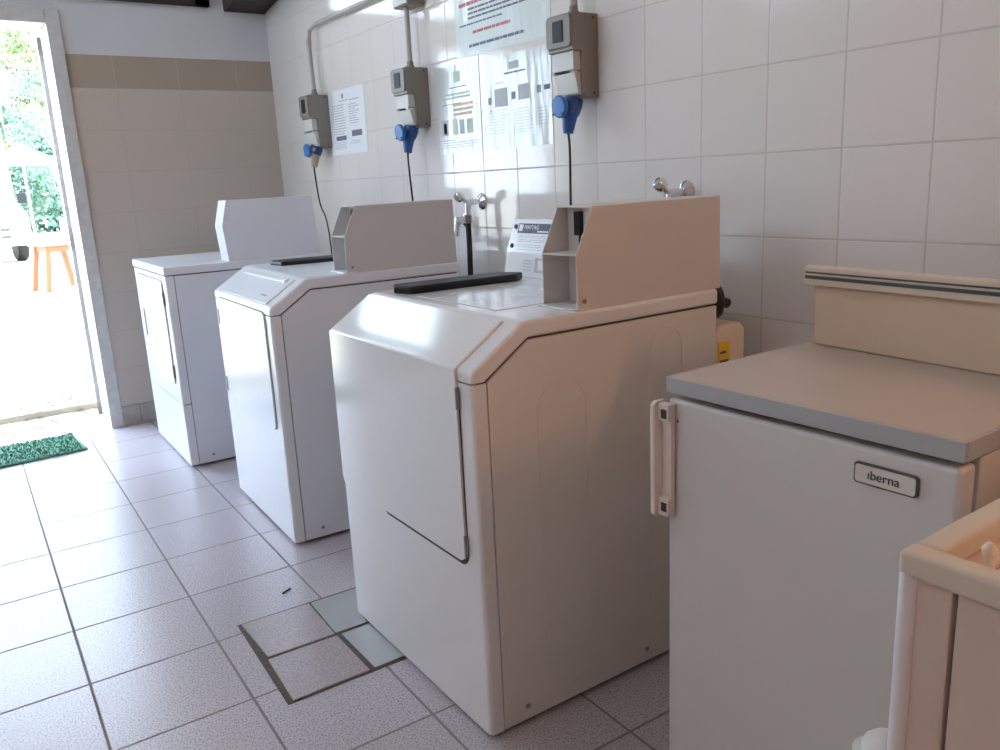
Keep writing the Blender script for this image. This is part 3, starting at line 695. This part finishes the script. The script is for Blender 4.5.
# ------------------------------------------------------------------ taps and hoses
def tap(y, z, label, hose, lever, second=None):
    t = thing('water_tap', label, 'tap', (0, y, z), 0, 'chrome taps on the tiled wall')
    part('flange', chrome, t, lambda bm: lathe(bm, [(.030, 0), (.030, .004), (.024, .010), (.014, .016), (.012, .02)], (0, 0, 0), (-1, 0, 0), 24))
    part('valve_body', chrome, t, lambda bm: (tube(bm, [(-.01, 0, 0), (-.05, 0, 0), (-.075, 0, -.005)], [.010, .012, .013], 14), tube(bm, [(-.065, 0, 0), (-.068, 0, -.045)], [.011, .010], 14)))
    part('handle', chrome, t, lambda bm: (tube(bm, [(-.07, 0, 0), (-.085, .008, .018)], [.007, .007], 10), lathe(bm, [(.008, 0), (.017, .006), (.019, .02), (.013, .034), (0, .037)], (-.080, .006, .012), lever, 12)))
    if hose:
        part('hose_nut', steel, t, lambda bm: cyl(bm, (-.068, 0, -.045), (-.069, 0, -.075), .0135, n=8))
        part('hose', rubber, t, lambda bm: tube(bm, [(-.069, 0, -.07)] + hose, .0105, 12, 4))
    return t
tap(2.585, 1.098, 'chrome tap with black hose on the wall between the middle and nearest washers',
    [(-.070, -.002, -.15), (-.076, -.008, -.27), (-.08, -.012, -.42)], (-1, .25, .6))
t = thing('water_tap', 'small chrome tap half hidden behind the coin box of the middle washer', 'tap', (0, 2.70, 1.03), 0, 'chrome taps on the tiled wall')
part('flange', chrome, t, lambda bm: lathe(bm, [(.030, 0), (.030, .004), (.024, .010), (.014, .016), (.012, .05)], (0, 0, 0), (-1, 0, 0), 24))
part('valve_body', chrome, t, lambda bm: tube(bm, [(-.04, 0, .012), (-.05, 0, -.06)], .012, 12))
tap(1.585, 1.118, 'chrome tap showing just above the coin box of the nearest washer', None, (-1, .2, .8))
# supply hose behind the nearest washer
o = link('supply_hose', (lambda bm: (tube(bm, [(-.205, 1.345, .905), (-.172, 1.332, .885), (-.170, 1.330, .845), (-.155, 1.36, .828), (-.150, 1.46, .830), (-.150, 1.53, .78), (-.150, 1.54, .4), (-.14, 1.54, .01)], .016, 12, 5),
     tube(bm, [(-.17, 1.330, .862), (-.135, 1.330, .852)], .013, 10), bm)[-1])(new()), rubber)
tag(o, 'black hose behind the rear corner of the nearest washer', 'hose')
cn_ = thing('detergent_canister', 'white canister with yellow label wedged between the nearest washer and the wall', 'canister', (-.148, 1.40, .55))
part('body', mat('milky_plastic', (.80, .70, .56), .35), cn_, lambda bm: prism(bm, rrect(-.058, .052, 0, .256, .028, 6), 1, -.098, .07, .010, 3))
part('label', yellow, cn_, lambda bm: prism(bm, rrect(-.05, -.008, .10, .215, .003, 2), 1, -.0992, -.097), False)
part('hazard_mark', mat('hazard_print', (.35, .12, .03), .5), cn_, lambda bm: prism(bm, [(.010, .13), (.030, .13), (.020, .150)], 1, -.0992, -.097), False)
for k in range(4): part('label_print', ink_dark, cn_, lambda bm: box(bm, -.045, -.014 - .008 * (k % 2), -.1, -.099, .12 + .022 * k, .126 + .022 * k), False)
part('wall_bracket', steel, cn_, lambda bm: (box(bm, -.055, .148, -.09, .06, -.005, 0), box(bm, .144, .148, -.09, .06, -.10, 0)), False)

# ------------------------------------------------------------------ door mat, twig
def matm():
    m = mat('green_mat_pile', (.07, .25, .15), .9, bump=1., bscale=300, mottle=.5, mscale=120, mottle_col=(.20, .42, .31)); return m
matb = new(); c = [(-1.95, 4.225), (-1.235, 4.262), (-1.262, 4.60), (-1.95, 4.60)]
quad(matb, c, 0.0005, .012, .004)
o = link('door_mat', matb, matm()); tag(o, 'green grass doormat lying on the tiles at the doorway', 'doormat')
# fine pile around the top
def f(bm):
    for k in range(2600):
        u = random.random(); v = random.random()
        x = -1.93 + u * .67; y = 4.235 + v * .36
        a = random.random() * PI; s = .004; hh = .006 + random.random() * .006
        dx, dy = math.cos(a) * s, math.sin(a) * s
        bm.faces.new([bm.verts.new((x - dx, y - dy, .011)), bm.verts.new((x + dx, y + dy, .011)), bm.verts.new((x + dy * .6, y + dx * .6, .011 + hh))])
p = part('pile', matm(), o, f, False); p['kind'] = 'stuff'
for (x, y, l, a) in ((-1.03, 2.235, .034, .45),):
    o = link('twig', (lambda bm: (tube(bm, [(x, y, .003), (x + l * math.cos(a), y + l * math.sin(a), .003)], .0024, 6), bm)[-1])(new()), black)
    tag(o, 'tiny dark twig lying on the tile above the hatch', 'twig')

# ------------------------------------------------------------------ outside
sand = mat('pale_dusty_ground', (.62, .56, .47), .95, bump=.6, bscale=9, mottle=.55, mscale=2.4, mottle_col=(.36, .36, .24))
bm = new(); box(bm, -40, 50, D + T, 90, -.25, -.03)
g = struct('ground_outside', bm, sand); g.name = 'floor_outside'
bm = new(); box(bm, -40, XL - T, -30, D + T, -.25, -.03); g = struct('ground', bm, sand); g.name = 'floor_yard'
o = link('step_slab', (lambda bm: (box(bm, -1.95, -.93, D + T + .45, D + T + .80, -.035, .005, .01), bm)[-1])(new()), mat('concrete_slab', (.55, .5, .42), .9, bump=.5, bscale=60, mottle=.3))
tag(o, 'pale concrete slab lying on the ground outside the doorway', 'slab')
litter = mat('dry_leaf', (.26, .18, .10), .9)
def f(bm):
    for k in range(700):
        x = random.uniform(-1.6, -.8); y = D + T + random.uniform(.02, 1.6); s = random.uniform(.008, .025); a = random.random() * 6
        if y < D + T + .8 or random.random() < .4:
            z = (.006 if D + T + .45 < y < D + T + .8 else -.029) + random.random() * .008
            bm.faces.new([bm.verts.new((x + s * math.cos(a + q * 1.57) * (1 if q % 2 else .5), y + s * math.sin(a + q * 1.57) * (1 if q % 2 else .5), z + random.random() * .006)) for q in range(4)])
o = link('leaf_litter', (lambda bm: (f(bm), bm)[-1])(new()), litter, smooth=False); tag(o, 'dry leaves scattered on the ground at the threshold', 'leaves'); o['kind'] = 'stuff'

# white post
o = link('white_post', (lambda bm: (cyl(bm, (-.05, 12.2, -.03), (-.05, 12.2, 3.2), .055, .05, n=14), box(bm, -.13, .03, 12.12, 12.28, -.03, .06, .01), bm)[-1])(new()), mat('white_post_paint', (.8, .8, .78), .5))
tag(o, 'slender white post standing behind the open door leaf outside', 'post')
# wooden tables
wood_o = mat('orange_stained_wood', (.36, .085, .025), .55, mottle=.3, mscale=12); wood_p = mat('pale_table_wood', (.52, .30, .19), .6, mottle=.3, mscale=12)
def table(x, y, w, d, h, rz, label, top, legm):
    t = thing('wooden_table', label, 'table', (x, y, -.03), rz)
    part('tabletop', top, t, lambda bm: [box(bm, -w / 2, w / 2, -d / 2 + k * d / 5 + .005, -d / 2 + (k + 1) * d / 5 - .005, h - .05, h, .004) for k in range(5)])
    part('apron', legm, t, lambda bm: box(bm, -w / 2 + .06, w / 2 - .06, -d / 2 + .04, d / 2 - .04, h - .13, h - .05, .004))
    for sx in (-1, 1):
        for sy in (-1, 1):
            part('leg', legm, t, lambda bm, sx=sx, sy=sy: tube(bm, [(sx * (w / 2 - .08), sy * (d / 2 - .08), h - .06), (sx * (w / 2 + .02), sy * (d / 2 - .04), 0)], .045, 4))
    return t
table(-.19, 12.9, .50, .5, .66, .3, 'small table with orange stained legs outside the doorway', wood_p, wood_o)
table(-1.15, 15.5, .9, .6, .62, -.2, 'pale wooden table further out, in front of the white van', wood_p, mat('grey_brown_wood', (.42, .30, .22), .7))
# white van facing the building
vx, vy = -.75, 19.2
vn = thing('van', 'white van parked facing the doorway, bleached by the sun', 'van', (vx, vy, -.03), .12)
van_m = mat('van_white', (.82, .82, .82), .3, coat=.5)
def f(bm):
    prof = [(0, .38), (-.02, .62), (.02, .92), (.12, 1.06), (.62, 1.16), (1.25, 1.92), (1.55, 2.06), (4.4, 2.08), (4.6, 1.9), (4.65, .38)]
    n = len(prof); rows = []
    for sx, inset in ((-1.0, 0), (-.92, .0), (.92, 0), (1.0, 0)):
        rows.append([bm.verts.new((sx * (1.0 if z < 1.1 else 1.0 - (z - 1.1) * .14), yy + (.14 if abs(sx) > .95 and yy < 2 else 0), z - (.05 if abs(sx) > .95 and z > 1 else 0))) for yy, z in prof])
    for a, b in zip(rows, rows[1:]):
        for k in range(n): bm.faces.new((a[k], a[(k + 1) % n], b[(k + 1) % n], b[k]))
    bm.faces.new(rows[0]); bm.faces.new(rows[-1][::-1])
part('body', van_m, vn, f)
vg = mat('pale_van_glass', (.55, .66, .70), .1)
part('windshield', vg, vn, lambda bm: prism(bm, [(.68, 1.215), (1.22, 1.87), (1.24, 1.86), (.70, 1.205)], 0, -.82, .82), False)
part('grille', gap, vn, lambda bm: [box(bm, -.62 + k * .21, -.46 + k * .21, -.045, .02, z, z + .05) for k in range(6) for z in (.52, .66)] + [box(bm, -.6, .6, -.045, .02, .84, .855)], False)
part('bumper', van_m, vn, lambda bm: box(bm, -.98, .98, -.10, .1, .36, .50, .03, 3))
for s in (-1, 1):
    part('headlight', vg, vn, lambda bm, s=s: box(bm, s * .80 - .14, s * .80 + .14, -.02, .12, .72, .90, .03, 3))
    part('side_window', vg, vn, lambda bm, s=s: prism(bm, [(1.2, 1.25), (1.55, 1.8), (2.6, 1.85), (2.6, 1.25)], 0, s * .955 - .01, s * .955 + .01), False)
    part('wing_mirror', black, vn, lambda bm, s=s: box(bm, s * 1.12 - .09, s * 1.12 + .09, .95, 1.03, 1.18, 1.40, .02))
    for yy in (.85, 3.8):
        part('wheel', black, vn, lambda bm, s=s, yy=yy: lathe(bm, [(.18, 0), (.31, .01), (.33, .05), (.33, .17), (.31, .21), (.18, .22)], (s * .90 - .11, yy, .33), (1, 0, 0), 24))
# turquoise sunshade
pr_ = thing('sunshade', 'pale turquoise parasol just right of the white van', 'parasol', (.80, 24.35, -.03))
part('canopy', mat('turquoise_cloth', (.30, .62, .68), .8), pr_, lambda bm: lathe(bm, [(1.0, 2.12), (.97, 2.16), (.05, 2.6), (0, 2.62)], (0, 0, 0), (0, 0, 1), 8), False)
part('pole', frame_w, pr_, lambda bm: cyl(bm, (0, 0, 0), (0, 0, 2.6), .03))
# trees
bark = mat('pale_bark', (.52, .47, .40), .9, bump=.5, bscale=20, mottle=.4, mscale=8)
leafs = [mat('fresh_green_leaves', (.24, .32, .13), .6, mottle=.5, mscale=3, mottle_col=(.34, .42, .22)),
         mat('bluish_green_leaves', (.11, .21, .14), .6, mottle=.5, mscale=3, mottle_col=(.18, .30, .22)),
         mat('yellow_green_leaves', (.30, .34, .16), .6, mottle=.5, mscale=3)]
def tree(x, y, h, r, cz, kind, label, n=3800, trunk=.13, lean=.3, seed=1, leaf=.17):
    rnd = random.Random(seed)
    t = thing('tree', label, 'tree', (x, y, -.03), 0, 'trees beyond the doorway')
    tops = [Vector((rnd.uniform(-r, r) * .6, rnd.uniform(-r, r) * .6, rnd.uniform(cz, h * .9))) for _ in range(6)]
    def f(bm):
        tube(bm, [(0, 0, 0), (lean * .3, 0, h * .3), (lean * .7, 0, h * .6), (lean, 0, h * .85)], [trunk, trunk * .85, trunk * .6, trunk * .25], 10, 0)
        for p_ in tops:
            s = rnd.uniform(.3, .6); b0 = Vector((lean * s, 0, h * s))
            tube(bm, [b0, (b0 + p_) / 2 + Vector((0, 0, .1)), p_], [trunk * .4, trunk * .25, trunk * .1], 6)
    part('trunk', bark, t, f)
    blobs = [(Vector((rnd.uniform(-r, r) * .75 + lean, rnd.uniform(-r, r) * .75, rnd.uniform(cz, h))), rnd.uniform(.22, .42) * r) for _ in range(26)]
    def f(bm):
        for k in range(n):
            c_, br = blobs[k % len(blobs)]
            d = Vector((rnd.gauss(0, 1), rnd.gauss(0, 1), rnd.gauss(0, 1))).normalized() * br * rnd.random() ** .45
            p_ = c_ + d; a = Vector((rnd.gauss(0, 1), rnd.gauss(0, 1), rnd.gauss(0, 1))).normalized(); b_ = a.orthogonal().normalized()
            s = leaf * rnd.uniform(.5, 1.1)
            bm.faces.new([bm.verts.new(p_ - a * s), bm.verts.new(p_ - b_ * s * .45), bm.verts.new(p_ + a * s), bm.verts.new(p_ + b_ * s * .45)])
    c_ = part('crown', leafs[kind], t, f, False)
    return t
tree(1.0, 31, 10.5, 1.9, 2.6, 0, 'tall light green tree rising over the white van', 9000, .14, -.2, 3, .13)
tree(1.95, 26.6, 4.3, 1.3, 1.0, 1, 'low bluish green tree right behind the turquoise parasol', 6500, .10, .1, 5, .10)
tree(-2.2, 27.6, 9.5, 1.4, 3.0, 2, 'yellowish green tree behind the van at the left edge of the doorway view', 5500, .15, .3, 8, .13)
tree(2.9, 35, 11, 1.8, 3.5, 2, 'thin leaved tall tree far back beside the door frame', 7500, .14, .2, 17, .13)
tree(1.75, 10.6, 7.5, 1.8, 3.1, 0, 'leafy tree close outside the building, seen through the high transom window', 7000, .13, -.3, 21, .09)  # transom greenery; crown also placed to block sky reflected in the nearest washer
# hedge
def f(bm):
    rnd = random.Random(77)
    for k in range(20000):
        x = rnd.uniform(-10, 14); y = 37 + rnd.uniform(0, 2.0); z = rnd.uniform(0, 4.6 + .5 * math.sin(x * 1.3) + .3 * math.sin(x * 3.1)); s = rnd.uniform(.1, .24)
        a = Vector((rnd.gauss(0, 1), rnd.gauss(0, 1), rnd.gauss(0, 1))).normalized(); b_ = a.orthogonal().normalized(); p_ = Vector((x, y, z))
        bm.faces.new([bm.verts.new(p_ - a * s), bm.verts.new(p_ - b_ * s * .5), bm.verts.new(p_ + a * s), bm.verts.new(p_ + b_ * s * .5)])
o = link('hedge', (lambda bm: (f(bm), bm)[-1])(new()), leafs[1], smooth=False); tag(o, 'long green hedge closing the yard behind van and trees', 'hedge')

# ------------------------------------------------------------------ light
w = bpy.data.worlds.new('World'); S.world = w; w.use_nodes = True
bg = w.node_tree.nodes['Background']; bg.inputs[0].default_value = (.64, .79, 1.0, 1); bg.inputs[1].default_value = 12.0
su = bpy.data.lights.new('sun', 'SUN'); su.energy = 15; su.angle = .01; su.color = (1, .95, .86)
so = bpy.data.objects.new('sun', su); COL.objects.link(so)
so.rotation_euler = Vector((.62, .25, 1.0)).to_track_quat('Z', 'Y').to_euler()
# warm wall lamp added out of view to light the near side
lamp = thing('added_wall_lamp', 'added warm tube lamp on the tiled wall behind the viewer, out of view', 'lamp', (-.0, -.9, 1.95))
part('housing', frame_w, lamp, lambda bm: box(bm, -.05, 0, -.35, .35, -.05, .05, .006))
part('tube', mat('added_lamp_tube', (1, .9, .8), .5, emit=(1, .50, .26), estr=118), lamp, lambda bm: cyl(bm, (-.075, -.32, 0), (-.075, .32, 0), .022))

lamp = thing('added_ceiling_lamp', 'added daylight tube lamp on the ceiling, out of view', 'lamp', (-2.3, 3.1, H - .09))  # unseen tube added to raise the cool ambient light
part('housing', frame_w, lamp, lambda bm: box(bm, -.09, .09, -.65, .65, .04, .09, .006))
part('tube', mat('added_daylight_tube', (.9, .95, 1), .5, emit=(.78, .87, 1), estr=46), lamp, lambda bm: cyl(bm, (0, -.6, .01), (0, .6, .01), .022))

# ------------------------------------------------------------------ camera
yaw, pitch, roll = .6044, -.2343, -.0488
cy, sy = math.cos(yaw), math.sin(yaw); cp, sp = math.cos(pitch), math.sin(pitch); cr, sr = math.cos(roll), math.sin(roll)
F = Vector((sy * cp, cy * cp, sp)); R0 = Vector((cy, -sy, 0)); U0 = R0.cross(F)
R1 = cr * R0 + sr * U0; U1 = -sr * R0 + cr * U0
cam = bpy.data.cameras.new('camera'); co = bpy.data.objects.new('camera', cam); COL.objects.link(co)
cam.sensor_width = 36; cam.lens = 821.28 / 1000 * 36; cam.clip_start = .02; cam.clip_end = 300
M = Matrix(((R1.x, U1.x, -F.x, -1.7447), (R1.y, U1.y, -F.y, 0), (R1.z, U1.z, -F.z, 1.1769), (0, 0, 0, 1)))
co.matrix_world = M
S.camera = co

S.view_settings.view_transform = 'Standard'; S.view_settings.look = 'None'; S.view_settings.gamma = 1
S.view_settings.use_curve_mapping = False; S.view_settings.exposure = 0.0
S.cycles.use_denoising = True; S.cycles.max_bounces = 10; S.cycles.diffuse_bounces = 6; S.cycles.glossy_bounces = 4
S.cycles.transparent_max_bounces = 8; S.cycles.sample_clamp_indirect = 8
